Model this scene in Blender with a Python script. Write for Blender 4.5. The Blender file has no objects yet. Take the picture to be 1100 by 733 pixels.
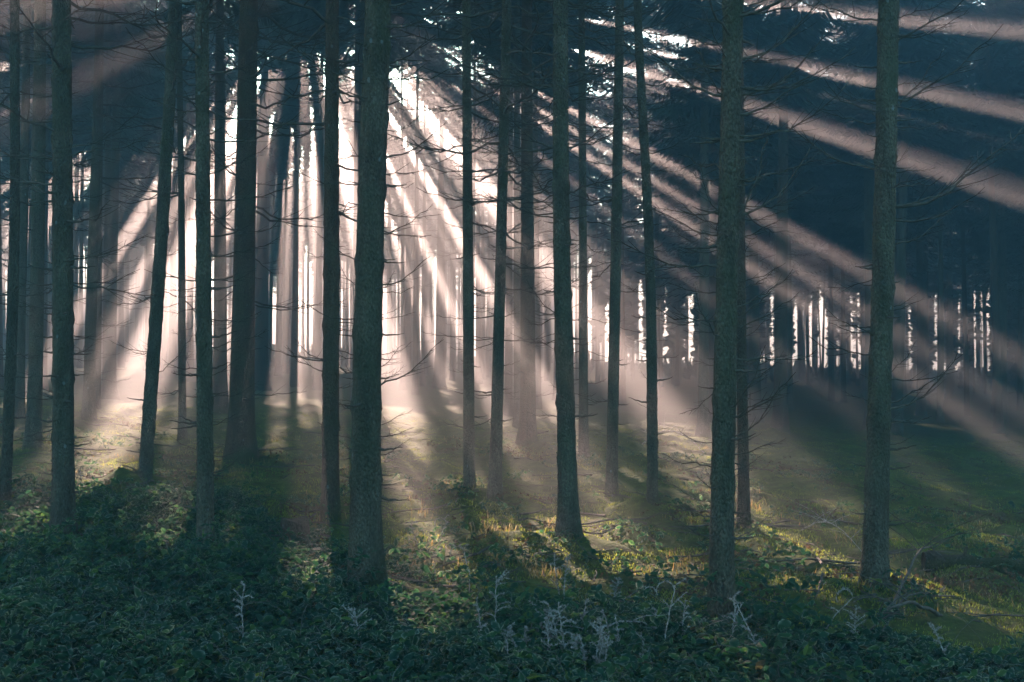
import bpy, math, random
import numpy as np
from mathutils import Vector, Matrix, noise as mnoise

random.seed(7)
RNG = np.random.default_rng(11)
scene = bpy.context.scene
COL = scene.collection

# ------------------------------------------------------------------ camera
W, H, F = 1100.0, 733.0, 1180.0           # the photograph's pixels, focal length in pixels
EYE_ROW = 405.0
PITCH = math.atan((EYE_ROW - H / 2) / F)
CAM_H = 1.6


def terrain_base(x, y):
    ye = np.where(y < 95, y, 95 + 25 * (1 - np.exp(-(np.maximum(y, 95) - 95) / 25)))
    xe = 60 * np.tanh(x / 60)
    return 0.010 * ye + 0.00021 * ye * np.abs(ye) - 0.036 * xe * np.clip(ye / 12.0, 0.25, 1.0)


def wob(x, y):
    return (0.5 * np.sin(0.61 * x + 1.3 * np.sin(0.37 * y)) + 0.35 * np.sin(1.13 * y + 0.7 + 0.9 * np.sin(0.53 * x))
            + 0.25 * np.sin(1.9 * x - 1.3 * y + 1.1) + 0.2 * np.sin(2.7 * x + 2.2 * y + 0.4))


def terrain(x, y):
    x = np.asarray(x, float); y = np.asarray(y, float)
    return terrain_base(x, y) + 0.055 * wob(x, y) + 0.10 * wob(0.21 * x + 3, 0.19 * y + 1)


CAMZ = float(terrain(0, 0)) + CAM_H
CAM = Vector((0, 0, CAMZ))


def ray(px, py):
    sx, sy = (px - W / 2) / F, (H / 2 - py) / F
    c, s = math.cos(PITCH), math.sin(PITCH)
    return Vector((sx, c - sy * s, s + sy * c))      # depth along +Y about 1


def at(px, py):
    """Where the ray through a pixel meets the forest floor."""
    d = ray(px, py)
    t, last = 1.0, 1.0
    while t < 200:
        p = CAM + d * t
        if p.z < float(terrain(p.x, p.y)):
            lo, hi = last, t
            for _ in range(24):
                m = (lo + hi) / 2
                p = CAM + d * m
                if p.z < float(terrain(p.x, p.y)):
                    hi = m
                else:
                    lo = m
            p = CAM + d * hi
            return Vector((p.x, p.y, float(terrain(p.x, p.y))))
        last = t
        t *= 1.02
    p = CAM + d * 90
    return Vector((p.x, p.y, float(terrain(p.x, p.y))))


cam_data = bpy.data.cameras.new('camera')
cam = bpy.data.objects.new('camera', cam_data)
COL.objects.link(cam)
cam.location = CAM
cam.rotation_euler = (math.pi / 2 + PITCH, 0, 0)
cam_data.sensor_width = 36
cam_data.lens = 36 * F / W
cam_data.clip_end = 2000
scene.camera = cam

# ------------------------------------------------------------------ sun
SUN_PX = (323, -42)
sd = ray(*SUN_PX).normalized()                       # towards the sun
SUN_AZ = math.atan2(sd.x, sd.y)
SUN_EL = math.asin(sd.z)
sun_data = bpy.data.lights.new('sun', 'SUN')
sun_data.energy = 5.0
sun_data.angle = math.radians(0.5)
sun_data.color = (1.0, 0.69, 0.57)
sun = bpy.data.objects.new('sun', sun_data)
COL.objects.link(sun)
sun.rotation_euler = (-sd).to_track_quat('-Z', 'Y').to_euler()
sun.location = (0, 0, 40)

SD = np.array(sd)
SU = np.array(Vector((math.cos(SUN_AZ), -math.sin(SUN_AZ), 0)))
SV = np.cross(SU, SD)
if SV[2] < 0:
    SV = -SV
CAMN = np.array(CAM)

world = bpy.data.worlds.new('World')
scene.world = world
world.use_nodes = True
wn = world.node_tree.nodes
sky = wn.new('ShaderNodeTexSky')
sky.sky_type = 'NISHITA'
sky.sun_disc = False
sky.sun_elevation = SUN_EL
sky.sun_rotation = SUN_AZ
sky.air_density = 1.0
sky.dust_density = 1.0
sky.ozone_density = 4.0
bg = wn['Background']
bg.inputs['Strength'].default_value = 0.07
tint = wn.new('ShaderNodeMix')                        # cold morning sky: a little bluer green than the clear-sky model
tint.data_type = 'RGBA'; tint.blend_type = 'MULTIPLY'
tint.inputs[0].default_value = 1.0
tint.inputs[7].default_value = (0.52, 1.0, 0.88, 1)
world.node_tree.links.new(sky.outputs[0], tint.inputs[6])
world.node_tree.links.new(tint.outputs[2], bg.inputs['Color'])

scene.view_settings.view_transform = 'Standard'
scene.view_settings.look = 'None'
scene.view_settings.gamma = 1
scene.view_settings.exposure = 3.35
scene.cycles.use_denoising = True
scene.cycles.max_bounces = 4
scene.cycles.diffuse_bounces = 2
scene.cycles.glossy_bounces = 1
scene.cycles.transmission_bounces = 2
scene.cycles.volume_bounces = 0
scene.cycles.transparent_max_bounces = 4
scene.cycles.sample_clamp_indirect = 4
scene.cycles.caustics_reflective = False
scene.cycles.caustics_refractive = False


# ------------------------------------------------------------------ materials
def new_mat(name):
    m = bpy.data.materials.new(name)
    m.use_nodes = True
    nt = m.node_tree
    for n in list(nt.nodes):
        nt.nodes.remove(n)
    out = nt.nodes.new('ShaderNodeOutputMaterial')
    return m, nt, out


def N(nt, kind, **kw):
    n = nt.nodes.new(kind)
    for k, v in kw.items():
        if k in n.inputs:
            n.inputs[k].default_value = v
        else:
            setattr(n, k, v)
    return n


def ramp(nt, stops, src):
    r = nt.nodes.new('ShaderNodeValToRGB')
    e = r.color_ramp.elements
    while len(e) < len(stops):
        e.new(0.5)
    for i, (p, c) in enumerate(stops):
        e[i].position = p
        e[i].color = (*c, 1) if len(c) == 3 else c
    nt.links.new(src, r.inputs[0])
    return r


def mixc(nt, fac, a, b, mode='MIX'):
    m = nt.nodes.new('ShaderNodeMix')
    m.data_type = 'RGBA'
    m.blend_type = mode
    for s, v in ((m.inputs[0], fac), (m.inputs[6], a), (m.inputs[7], b)):
        if hasattr(v, 'is_linked') or hasattr(v, 'links'):
            nt.links.new(v, s)
        elif isinstance(v, (int, float)):
            s.default_value = v
        else:
            s.default_value = (*v, 1)
    return m.outputs[2]


def bark_material(name, dark, light, moss_top=0.7, lichen=0.5, scale=1.0):
    m, nt, out = new_mat(name)
    L = nt.links.new
    tc = nt.nodes.new('ShaderNodeTexCoord')
    mp = N(nt, 'ShaderNodeMapping')
    mp.inputs['Scale'].default_value = (42 * scale, 42 * scale, 24 * scale)
    L(tc.outputs['Object'], mp.inputs[0])
    info = nt.nodes.new('ShaderNodeObjectInfo')
    vor = N(nt, 'ShaderNodeTexVoronoi', feature='F1')
    vor.inputs['Scale'].default_value = 1.7
    nz = N(nt, 'ShaderNodeTexNoise', Scale=1.6, Detail=7.0, Roughness=0.66)
    big = N(nt, 'ShaderNodeTexNoise', Scale=2.2, Detail=4.0, Roughness=0.6)
    L(mp.outputs[0], vor.inputs['Vector'])
    L(mp.outputs[0], nz.inputs['Vector'])
    L(tc.outputs['Object'], big.inputs['Vector'])
    c = ramp(nt, [(0.3, dark), (0.52, tuple((a + b) / 2 for a, b in zip(dark, light))), (0.75, light)], nz.outputs[0]).outputs[0]
    crack = ramp(nt, [(0.35, (1, 1, 1)), (0.72, (0.6, 0.57, 0.55))], vor.outputs['Distance']).outputs[0]
    c = mixc(nt, 0.75, c, crack, 'MULTIPLY')
    mp3 = N(nt, 'ShaderNodeMapping'); mp3.inputs['Scale'].default_value = (9, 9, 2.2)
    L(tc.outputs['Object'], mp3.inputs[0])
    ofs3 = N(nt, 'ShaderNodeVectorMath', operation='ADD'); L(mp3.outputs[0], ofs3.inputs[0]); L(info.outputs['Location'], ofs3.inputs[1])
    blot = N(nt, 'ShaderNodeTexNoise', Scale=1.0, Detail=5.0, Roughness=0.6); L(ofs3.outputs[0], blot.inputs['Vector'])
    c = mixc(nt, 0.8, c, ramp(nt, [(0.32, (0.45, 0.43, 0.42)), (0.5, (0.95, 0.93, 0.9)), (0.68, (1.45, 1.45, 1.4))], blot.outputs[0]).outputs[0], 'MULTIPLY')
    # green algae film in large soft patches, moss cushions at the foot of the stem
    alg = ramp(nt, [(0.42, (0, 0, 0)), (0.68, (1, 1, 1))], big.outputs[0]).outputs[0]
    f = N(nt, 'ShaderNodeMath', operation='MULTIPLY'); L(alg, f.inputs[0]); f.inputs[1].default_value = 0.6
    c = mixc(nt, f.outputs[0], c, (0.05, 0.075, 0.035))
    sep = nt.nodes.new('ShaderNodeSeparateXYZ'); L(tc.outputs['Object'], sep.inputs[0])
    mr = N(nt, 'ShaderNodeMapRange'); L(sep.outputs[2], mr.inputs[0])
    mr.inputs[1].default_value = 0.0; mr.inputs[2].default_value = moss_top
    mr.inputs[3].default_value = 0.5; mr.inputs[4].default_value = 0.0
    ad = N(nt, 'ShaderNodeMath', operation='ADD'); L(mr.outputs[0], ad.inputs[0]); L(big.outputs[0], ad.inputs[1])
    mo = ramp(nt, [(0.78, (0, 0, 0)), (0.98, (1, 1, 1))], ad.outputs[0]).outputs[0]
    c = mixc(nt, mo, c, (0.045, 0.062, 0.022))
    # round pale lichen spots
    if lichen > 0:
        mp2 = N(nt, 'ShaderNodeMapping'); mp2.inputs['Scale'].default_value = (5, 5, 3.4)
        L(tc.outputs['Object'], mp2.inputs[0])
        ofs = N(nt, 'ShaderNodeVectorMath', operation='ADD')
        L(mp2.outputs[0], ofs.inputs[0]); L(info.outputs['Random'], ofs.inputs[1])
        v2 = N(nt, 'ShaderNodeTexVoronoi', Scale=2.0)
        L(ofs.outputs[0], v2.inputs['Vector'])
        wn_ = N(nt, 'ShaderNodeTexNoise', Scale=40.0, Detail=3.0); L(tc.outputs['Object'], wn_.inputs['Vector'])
        j = N(nt, 'ShaderNodeMath', operation='MULTIPLY_ADD'); L(wn_.outputs[0], j.inputs[0]); j.inputs[1].default_value = 0.18
        L(v2.outputs['Distance'], j.inputs[2])
        sp = ramp(nt, [(0.19, (1, 1, 1)), (0.24, (0, 0, 0))], j.outputs[0]).outputs[0]
        rs = ramp(nt, [(0.70, (0, 0, 0)), (0.72, (1, 1, 1))], v2.outputs['Color']).outputs[0]
        mu = N(nt, 'ShaderNodeMath', operation='MULTIPLY'); L(sp, mu.inputs[0]); L(rs, mu.inputs[1])
        mu2 = N(nt, 'ShaderNodeMath', operation='MULTIPLY'); L(mu.outputs[0], mu2.inputs[0]); mu2.inputs[1].default_value = lichen
        c = mixc(nt, mu2.outputs[0], c, (0.34, 0.40, 0.43))
    hsv = N(nt, 'ShaderNodeHueSaturation')
    v = N(nt, 'ShaderNodeMapRange'); L(info.outputs['Random'], v.inputs[0]); v.inputs[3].default_value = 0.8; v.inputs[4].default_value = 1.2
    L(v.outputs[0], hsv.inputs['Value']); L(c, hsv.inputs['Color'])
    hsum = N(nt, 'ShaderNodeMath', operation='SUBTRACT'); L(nz.outputs[0], hsum.inputs[0]); L(vor.outputs['Distance'], hsum.inputs[1])
    bp = N(nt, 'ShaderNodeBump', Strength=1.0, Distance=0.03); L(hsum.outputs[0], bp.inputs['Height'])
    b = N(nt, 'ShaderNodeBsdfPrincipled', Roughness=0.9); b.inputs['Specular IOR Level'].default_value = 0.25
    L(hsv.outputs[0], b.inputs['Base Color']); L(bp.outputs[0], b.inputs['Normal'])
    L(b.outputs[0], out.inputs['Surface'])
    return m


M_BARK = bark_material('spruce_bark', (0.05, 0.045, 0.033), (0.24, 0.22, 0.165))
M_BARK_RUST = bark_material('reddish_spruce_bark', (0.06, 0.036, 0.024), (0.20, 0.14, 0.10), moss_top=0.9, lichen=0.3)
M_WOOD = bark_material('rotten_wood', (0.04, 0.03, 0.022), (0.15, 0.12, 0.09), moss_top=0.3, lichen=0.2)


def simple(name, c1, c2, scale=6.0, rough=0.85, trans=0.0, bump=0.0):
    m, nt, out = new_mat(name)
    L = nt.links.new
    tc = nt.nodes.new('ShaderNodeTexCoord')
    nz = N(nt, 'ShaderNodeTexNoise', Scale=scale, Detail=5.0, Roughness=0.65)
    L(tc.outputs['Object'], nz.inputs['Vector'])
    c = ramp(nt, [(0.34, c1), (0.66, c2)], nz.outputs[0]).outputs[0]
    b = N(nt, 'ShaderNodeBsdfPrincipled', Roughness=rough); b.inputs['Specular IOR Level'].default_value = 0.2
    L(c, b.inputs['Base Color'])
    if bump:
        bp = N(nt, 'ShaderNodeBump', Strength=bump, Distance=0.01); L(nz.outputs[0], bp.inputs['Height']); L(bp.outputs[0], b.inputs['Normal'])
    if trans:
        t = nt.nodes.new('ShaderNodeBsdfTranslucent'); L(c, t.inputs['Color'])
        mx = N(nt, 'ShaderNodeMixShader'); mx.inputs[0].default_value = trans
        L(b.outputs[0], mx.inputs[1]); L(t.outputs[0], mx.inputs[2]); L(mx.outputs[0], out.inputs['Surface'])
    else:
        L(b.outputs[0], out.inputs['Surface'])
    return m


M_TWIG = simple('dead_twig_bark', (0.045, 0.038, 0.03), (0.13, 0.115, 0.095), 18)
M_NEEDLE = simple('spruce_needles', (0.020, 0.046, 0.038), (0.045, 0.085, 0.06), 1.5, trans=0.12)
M_FROST = simple('frost_on_dead_stem', (0.16, 0.12, 0.09), (0.60, 0.58, 0.56), 60, trans=0.3)
M_FROSTWOOD = simple('frosted_twig', (0.10, 0.08, 0.065), (0.55, 0.54, 0.54), 30, trans=0.1)
M_RUNNER = simple('runner_stem', (0.035, 0.035, 0.02), (0.22, 0.22, 0.20), 14, trans=0.2)
M_RUST = simple('brown_bracken', (0.055, 0.032, 0.018), (0.17, 0.11, 0.06), 12, trans=0.3)


def attr(nt, name):
    a = nt.nodes.new('ShaderNodeAttribute')
    a.attribute_name = name
    return a.outputs['Fac']


def leaf_material(name, stops, frost=0.6, trans=0.35):
    """Leaves: colour by the leaf's own tone, white hoar frost along the margins."""
    m, nt, out = new_mat(name)
    L = nt.links.new
    c = ramp(nt, stops, attr(nt, 'tone')).outputs[0]
    tc = nt.nodes.new('ShaderNodeTexCoord')
    nz = N(nt, 'ShaderNodeTexNoise', Scale=38.0, Detail=3.0); L(tc.outputs['Object'], nz.inputs['Vector'])
    nb = N(nt, 'ShaderNodeTexNoise', Scale=1.1, Detail=2.0); L(tc.outputs['Object'], nb.inputs['Vector'])
    e = N(nt, 'ShaderNodeMath', operation='POWER'); L(attr(nt, 'edge'), e.inputs[0]); e.inputs[1].default_value = 2.5
    a = N(nt, 'ShaderNodeMath', operation='MULTIPLY'); L(e.outputs[0], a.inputs[0]); L(ramp(nt, [(0.45, (0.0,) * 3), (0.6, (1,) * 3)], nz.outputs[0]).outputs[0], a.inputs[1])
    a2 = N(nt, 'ShaderNodeMath', operation='MULTIPLY'); L(a.outputs[0], a2.inputs[0]); L(ramp(nt, [(0.38, (0.25,) * 3), (0.62, (1,) * 3)], nb.outputs[0]).outputs[0], a2.inputs[1])
    a3 = N(nt, 'ShaderNodeMath', operation='MULTIPLY'); L(a2.outputs[0], a3.inputs[0]); a3.inputs[1].default_value = frost
    c = mixc(nt, a3.outputs[0], c, (0.62, 0.66, 0.68))
    b = N(nt, 'ShaderNodeBsdfPrincipled', Roughness=0.8); b.inputs['Specular IOR Level'].default_value = 0.12
    L(c, b.inputs['Base Color'])
    t = nt.nodes.new('ShaderNodeBsdfTranslucent'); L(mixc(nt, 1.0, c, (3.4, 3.0, 1.7), 'MULTIPLY'), t.inputs['Color'])   # leaves pass on more, yellower light than they reflect
    mx = N(nt, 'ShaderNodeMixShader'); mx.inputs[0].default_value = trans
    L(b.outputs[0], mx.inputs[1]); L(t.outputs[0], mx.inputs[2]); L(mx.outputs[0], out.inputs['Surface'])
    return m


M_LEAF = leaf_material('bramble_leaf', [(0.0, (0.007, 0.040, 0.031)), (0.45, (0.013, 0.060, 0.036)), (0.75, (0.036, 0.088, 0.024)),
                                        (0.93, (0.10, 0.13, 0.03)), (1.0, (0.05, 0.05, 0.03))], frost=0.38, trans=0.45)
M_MOSSBLADE = leaf_material('moss_tuft', [(0.0, (0.045, 0.065, 0.018)), (0.5, (0.08, 0.125, 0.022)), (0.8, (0.135, 0.165, 0.032)), (1.0, (0.17, 0.15, 0.05))],
                            frost=0.25, trans=0.5)


M_GRASS = leaf_material('dry_grass_blade', [(0.0, (0.03, 0.045, 0.015)), (0.5, (0.10, 0.09, 0.04)), (1.0, (0.20, 0.14, 0.08))], frost=0.5, trans=0.4)


def ground_material():
    m, nt, out = new_mat('mossy_forest_floor')
    L = nt.links.new
    tc = nt.nodes.new('ShaderNodeTexCoord')
    n1 = N(nt, 'ShaderNodeTexNoise', Scale=0.7, Detail=6.0, Roughness=0.65)
    n2 = N(nt, 'ShaderNodeTexNoise', Scale=9.0, Detail=8.0, Roughness=0.7)
    n3 = N(nt, 'ShaderNodeTexNoise', Scale=45.0, Detail=4.0, Roughness=0.7)
    for n in (n1, n2, n3):
        L(tc.outputs['Object'], n.inputs['Vector'])
    moss = ramp(nt, [(0.3, (0.03, 0.045, 0.014)), (0.5, (0.062, 0.10, 0.020)), (0.7, (0.14, 0.17, 0.04))], n2.outputs[0]).outputs[0]
    litter = ramp(nt, [(0.35, (0.03, 0.02, 0.012)), (0.65, (0.12, 0.08, 0.05))], n3.outputs[0]).outputs[0]
    f = ramp(nt, [(0.47, (0, 0, 0)), (0.6, (1, 1, 1))], n1.outputs[0]).outputs[0]
    fm = N(nt, 'ShaderNodeMath', operation='MULTIPLY'); L(f, fm.inputs[0]); fm.inputs[1].default_value = 0.45
    c = mixc(nt, fm.outputs[0], moss, litter)
    ad = N(nt, 'ShaderNodeMath', operation='MULTIPLY_ADD'); L(n3.outputs[0], ad.inputs[0]); ad.inputs[1].default_value = 0.35; L(n2.outputs[0], ad.inputs[2])
    bp = N(nt, 'ShaderNodeBump', Strength=1.0, Distance=0.06); L(ad.outputs[0], bp.inputs['Height'])
    b = N(nt, 'ShaderNodeBsdfPrincipled', Roughness=0.95); b.inputs['Specular IOR Level'].default_value = 0.15
    L(c, b.inputs['Base Color']); L(bp.outputs[0], b.inputs['Normal'])
    L(b.outputs[0], out.inputs['Surface'])
    return m


M_GROUND = ground_material()


# ------------------------------------------------------------------ mesh helpers
def mesh_np(name, verts, quads=None, tris=None, smooth=False, attrs=None):
    me = bpy.data.meshes.new(name)
    verts = np.asarray(verts, np.float32)
    parts, starts, k = [], [], 0
    if quads is not None and len(quads):
        q = np.asarray(quads, np.int32); parts.append(q.ravel()); starts.append(np.arange(len(q)) * 4 + k); k += q.size
    if tris is not None and len(tris):
        t = np.asarray(tris, np.int32); parts.append(t.ravel()); starts.append(np.arange(len(t)) * 3 + k); k += t.size
    idx = np.concatenate(parts) if parts else np.zeros(0, np.int32)
    st = np.concatenate(starts) if starts else np.zeros(0, np.int32)
    me.vertices.add(len(verts)); me.vertices.foreach_set('co', verts.ravel())
    me.loops.add(len(idx)); me.loops.foreach_set('vertex_index', idx.astype(np.int32))
    me.polygons.add(len(st)); me.polygons.foreach_set('loop_start', st.astype(np.int32))
    if smooth:
        me.polygons.foreach_set('use_smooth', np.ones(len(st), bool))
    for an, av in (attrs or {}).items():
        a = me.attributes.new(an, 'FLOAT', 'POINT')
        a.data.foreach_set('value', np.asarray(av, np.float32))
    me.update(calc_edges=True)
    me.validate()
    return me


class Tubes:
    """Collects tapered tubes along polylines into one mesh."""
    def __init__(self):
        self.v, self.q, self.t, self.n = [], [], [], 0

    def add(self, pts, radii, sides=5, closed=True):
        pts = np.asarray(pts, float); radii = np.asarray(radii, float)
        d = np.gradient(pts, axis=0)
        d /= np.linalg.norm(d, axis=1, keepdims=True) + 1e-9
        ref = np.array([0, 0, 1.0]) if abs(d[:, 2]).mean() < 0.8 else np.array([1.0, 0, 0])
        a = np.cross(d, ref); a /= np.linalg.norm(a, axis=1, keepdims=True) + 1e-9
        b = np.cross(d, a)
        ang = np.arange(sides) * 2 * np.pi / sides
        ring = (np.cos(ang)[None, :, None] * a[:, None] + np.sin(ang)[None, :, None] * b[:, None]) * radii[:, None, None]
        self.v.append((pts[:, None] + ring).reshape(-1, 3))
        m = len(pts)
        i = np.arange(m - 1)[:, None] * sides; j = np.arange(sides)[None]; k = (j + 1) % sides
        self.q.append(np.stack([i + j, i + k, i + sides + k, i + sides + j], -1).reshape(-1, 4) + self.n)
        if closed:
            for r in (0, m - 1):
                o = self.n + r * sides
                self.t += [[o, o + e, o + e + 1] for e in range(1, sides - 1)]
        self.n += m * sides

    def mesh(self, name, mat):
        me = mesh_np(name, np.concatenate(self.v), np.concatenate(self.q), self.t, smooth=True)
        me.materials.append(mat)
        return me


def link(name, me, parent=None, loc=(0, 0, 0)):
    o = bpy.data.objects.new(name, me)
    COL.objects.link(o)
    o.parent = parent
    o.location = loc
    return o


def tag(o, label=None, cat=None, group=None, kind=None):
    for k, v in (('label', label), ('category', cat), ('group', group), ('kind', kind)):
        if v:
            o[k] = v
    return o


def empty(name, loc):
    o = bpy.data.objects.new(name, None)
    o.empty_display_size = 0.2
    COL.objects.link(o)
    o.location = loc
    return o


# ------------------------------------------------------------------ the forest floor
def axis(dense0, dense1, step, lo, hi, grow=1.16):
    a = list(np.arange(dense0, dense1 + step / 2, step))
    s, p = step, dense1
    while p < hi:
        s *= grow; p += s; a.append(min(p, hi))
    s, p, pre = step, dense0, []
    while p > lo:
        s *= grow; p -= s; pre.append(max(p, lo))
    return np.array(sorted(set(pre + a)))


gx = axis(-11, 11, 0.085, -260, 260)
gy = axis(4, 24, 0.085, -40, 420)
GX, GY = np.meshgrid(gx, gy)
GZ = terrain(GX, GY)
fx, fy = GX.ravel(), GY.ravel()
hum = np.array([mnoise.fractal((x * 1.7, y * 1.7, 0.3), 1.0, 2.1, 4) if abs(x) < 14 and 3 < y < 28 else 0 for x, y in zip(fx, fy)])
GZ = GZ + (hum * 0.085).reshape(GZ.shape)
nx_, ny_ = len(gx), len(gy)
ii = (np.arange(ny_ - 1)[:, None] * nx_ + np.arange(nx_ - 1)[None]).ravel()
gme = mesh_np('ground', np.stack([GX, GY, GZ], -1).reshape(-1, 3), np.stack([ii, ii + 1, ii + nx_ + 1, ii + nx_], -1), smooth=True)
gme.materials.append(M_GROUND)
tag(link('ground', gme), 'mossy forest floor with hummocks and fallen needles', kind='structure')

# ------------------------------------------------------------------ gaps in the canopy
# Light falls through gaps between the crowns. A gap is a place, in the plane square to the sunlight, where no spray of needles grows.
def project(p):
    c, s = math.cos(PITCH), math.sin(PITCH)
    r = p - CAMN
    dep = np.maximum(r[:, 1] * c + r[:, 2] * s, 0.1)
    up = -r[:, 1] * s + r[:, 2] * c
    return W / 2 + F * r[:, 0] / dep, H / 2 - F * up / dep


def gap_angle(px, py):
    d = np.array(ray(px, py))
    return math.degrees(math.atan2(-(d @ SV), d @ SU))


# a pixel on each shaft, half its width there, nearest and farthest distance from the sun line through the camera
SHAFTS = [
    (128, 470, 32, 5.0, 13.0), (443, 500, 30, 4.0, 13.0), (362, 500, 13, 4.2, 11), (325, 440, 7, 6.0, 14), (300, 440, 11, 7, 14), (270, 440, 6, 7, 14), (235, 440, 12, 6.2, 14), (195, 440, 5, 6.4, 14), (90, 420, 8, 6.5, 14), (50, 400, 8, 7, 14), (400, 480, 6, 5.6, 14), (475, 470, 6, 6.2, 14), (522, 480, 5, 6.4, 14),
    (545, 470, 12, 6.2, 14), (500, 480, 8, 6.2, 14), (600, 440, 14, 6.2, 14), (575, 450, 6, 6.4, 14), (630, 440, 7, 6.2, 14),
    (690, 420, 20, 5.6, 15), (745, 455, 14, 5.6, 14), (655, 430, 9, 6, 14), (790, 440, 6, 6.4, 13), (930, 335, 10, 8, 14),
    (900, 147, 10, 7, 15.5), (915, 175, 2.5, 7, 15), (870, 73, 8, 8, 17), (880, 101, 2.5, 8, 16), (900, 275, 6, 8, 14), (860, 320, 6, 8, 13), (850, 390, 7, 8.5, 13), (700, 330, 6, 6, 13), (640, 300, 6, 6, 13), (600, 330, 7, 6, 13),
    (800, 222, 8, 8, 15), (760, 255, 7, 8, 15), (960, 20, 7, 9, 17),
    (700, 60, 3, 2.6, 8), (690, 130, 3, 2.4, 8), (690, 190, 2.5, 2.4, 8), (680, 260, 3, 2.4, 7.5), (660, 320, 2.5, 2.4, 7), (640, 360, 2.5, 2.6, 7), (560, 330, 3, 2.6, 6.2), (500, 330, 2.5, 2.6, 6),
]
SH = []
for px, py, hw, r0, r1 in SHAFTS:
    dist = math.hypot(px - SUN_PX[0], py - SUN_PX[1])
    SH.append((gap_angle(px, py), math.degrees(hw / dist), r0, r1))
STRONG = {i for i, q_ in enumerate(SHAFTS) if q_[:2] in ((128, 470), (443, 500), (362, 500), (545, 470), (600, 440), (690, 420), (745, 455), (235, 440))}
# sunlit places on the ground (pixel ellipses)
PATCHES = [(470, 560, 66, 22), (560, 574, 110, 24), (645, 566, 44, 12), (690, 604, 80, 20), (620, 612, 44, 16),
           (865, 592, 74, 19), (915, 614, 50, 15), (1050, 652, 90, 19), (680, 512, 22, 9), (470, 520, 40, 8), (170, 508, 30, 7), (820, 580, 20, 8), (965, 632, 56, 14)]
BED_PATCHES = [(165, 545, 92, 18), (35, 552, 32, 13), (340, 588, 34, 20), (458, 590, 50, 36), (600, 632, 30, 10), (700, 640, 34, 8)]


def snoise(a, b, k):
    return (np.sin(a * 1.0 + 1.7 * np.sin(b * 0.8 + k)) + np.sin(a * 2.3 + b * 0.9 + 2 * k) + np.sin(a * 0.47 - b * 1.3 + 3.1 * k) + np.sin(a * 4.1 + 0.6 * b + k)) / 4


def hummock(x, y):
    return (np.clip(snoise(x * 2.3, y * 2.1, 3.3), 0, 1) ** 1.3 * .13 + np.clip(snoise(x * 5.1 + 2, y * 4.6, 1.9), 0, 1) * .05) * np.clip((y - 7) / 3, 0, 1) * np.clip((40 - y) / 10, 0, 1)


def in_shaft(p, which):
    rel = p - CAMN
    u, v = rel @ SU, rel @ SV
    r = np.hypot(u, v)
    th = np.degrees(np.arctan2(-v, u))
    o = np.zeros(len(p), bool)
    for i in which:
        c, hw, r0, r1 = SH[i]
        o |= (np.abs(th - c) < hw * 1.1) & (r > r0) & (r < r1)
    return o


def in_gap(p):
    """True for points (n,3) that lie in a gap of the canopy."""
    rel = p - CAMN
    u, v = rel @ SU, rel @ SV
    r = np.hypot(u, v)
    th = np.degrees(np.arctan2(-v, u))
    o = np.zeros(len(p), bool)
    for i, (c, hw, r0, r1) in enumerate(SH):
        rr = (r - r0) / (r1 - r0)
        calm = i in STRONG                               # the broadest lanes are the least broken
        edge = hw * (0.95 if calm else 0.75 + 0.25 * np.sin(r * 1.9 + c) + 0.45 * snoise(r * 1.7 + c, th * .7, c))
        s_ = (np.abs(th - c - (.15 if calm else .5) * hw * np.sin(r * .8 + 2 * c)) < edge) & (rr > 0) & (rr < 1)
        o |= s_ if calm else s_ & (snoise(r * 3.1 + 2 * c, th * 1.7, 1.0) > -.72)
    # where the ray through the point reaches the moss, and the top of the brambles
    q = p.copy()
    for _ in range(3):
        q = q - SD[None] * ((q[:, 2] - terrain_base(q[:, 0], q[:, 1])) / SD[2])[:, None]
    gxp, gyp = project(q)
    sel = np.nonzero((q[:, 1] > 5) & (q[:, 1] < 26) & (gxp > -60) & (gxp < 1180))[0]
    q = q[sel]
    for lift, places in ((0.04, PATCHES), (0.27, BED_PATCHES)):
        for _ in range(4):
            t = (q[:, 2] - terrain(q[:, 0], q[:, 1]) - hummock(q[:, 0], q[:, 1]) - lift) / SD[2]
            q = q - SD[None] * t[:, None] * .9
        gxp, gyp = project(q)
        wob_ = 0.5 * snoise(q[:, 0] * 2.6, q[:, 1] * 2.6, 0.7) + 0.4 * snoise(q[:, 0] * 6, q[:, 1] * 5, 2.2)
        for cx, cy, rx, ry in places:
            hit = ((gxp - cx) / rx) ** 2 + ((gyp - cy) / ry) ** 2 < 1 + wob_
            o[sel[hit]] = True
    # the thin, ragged canopy deeper in the wood, towards the light
    n = snoise(th / 2.6, r / 3.0, 1.3)
    thin = np.clip((r - 8.4) / 4.5, 0, 1) * np.clip((th - 46) / 14, 0, 1) * np.clip((172 - th) / 20, 0, 1)
    core = np.clip((r - 9.5) / 3.0, 0, 1) * np.clip((th - 78) / 8, 0, 1) * np.clip((124 - th) / 8, 0, 1) * np.clip((16 - r) / 4, 0, 1)
    o |= (n > 0.95 - 0.60 * thin - 0.16 * core) & (thin > 0.02)
    return o


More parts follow.
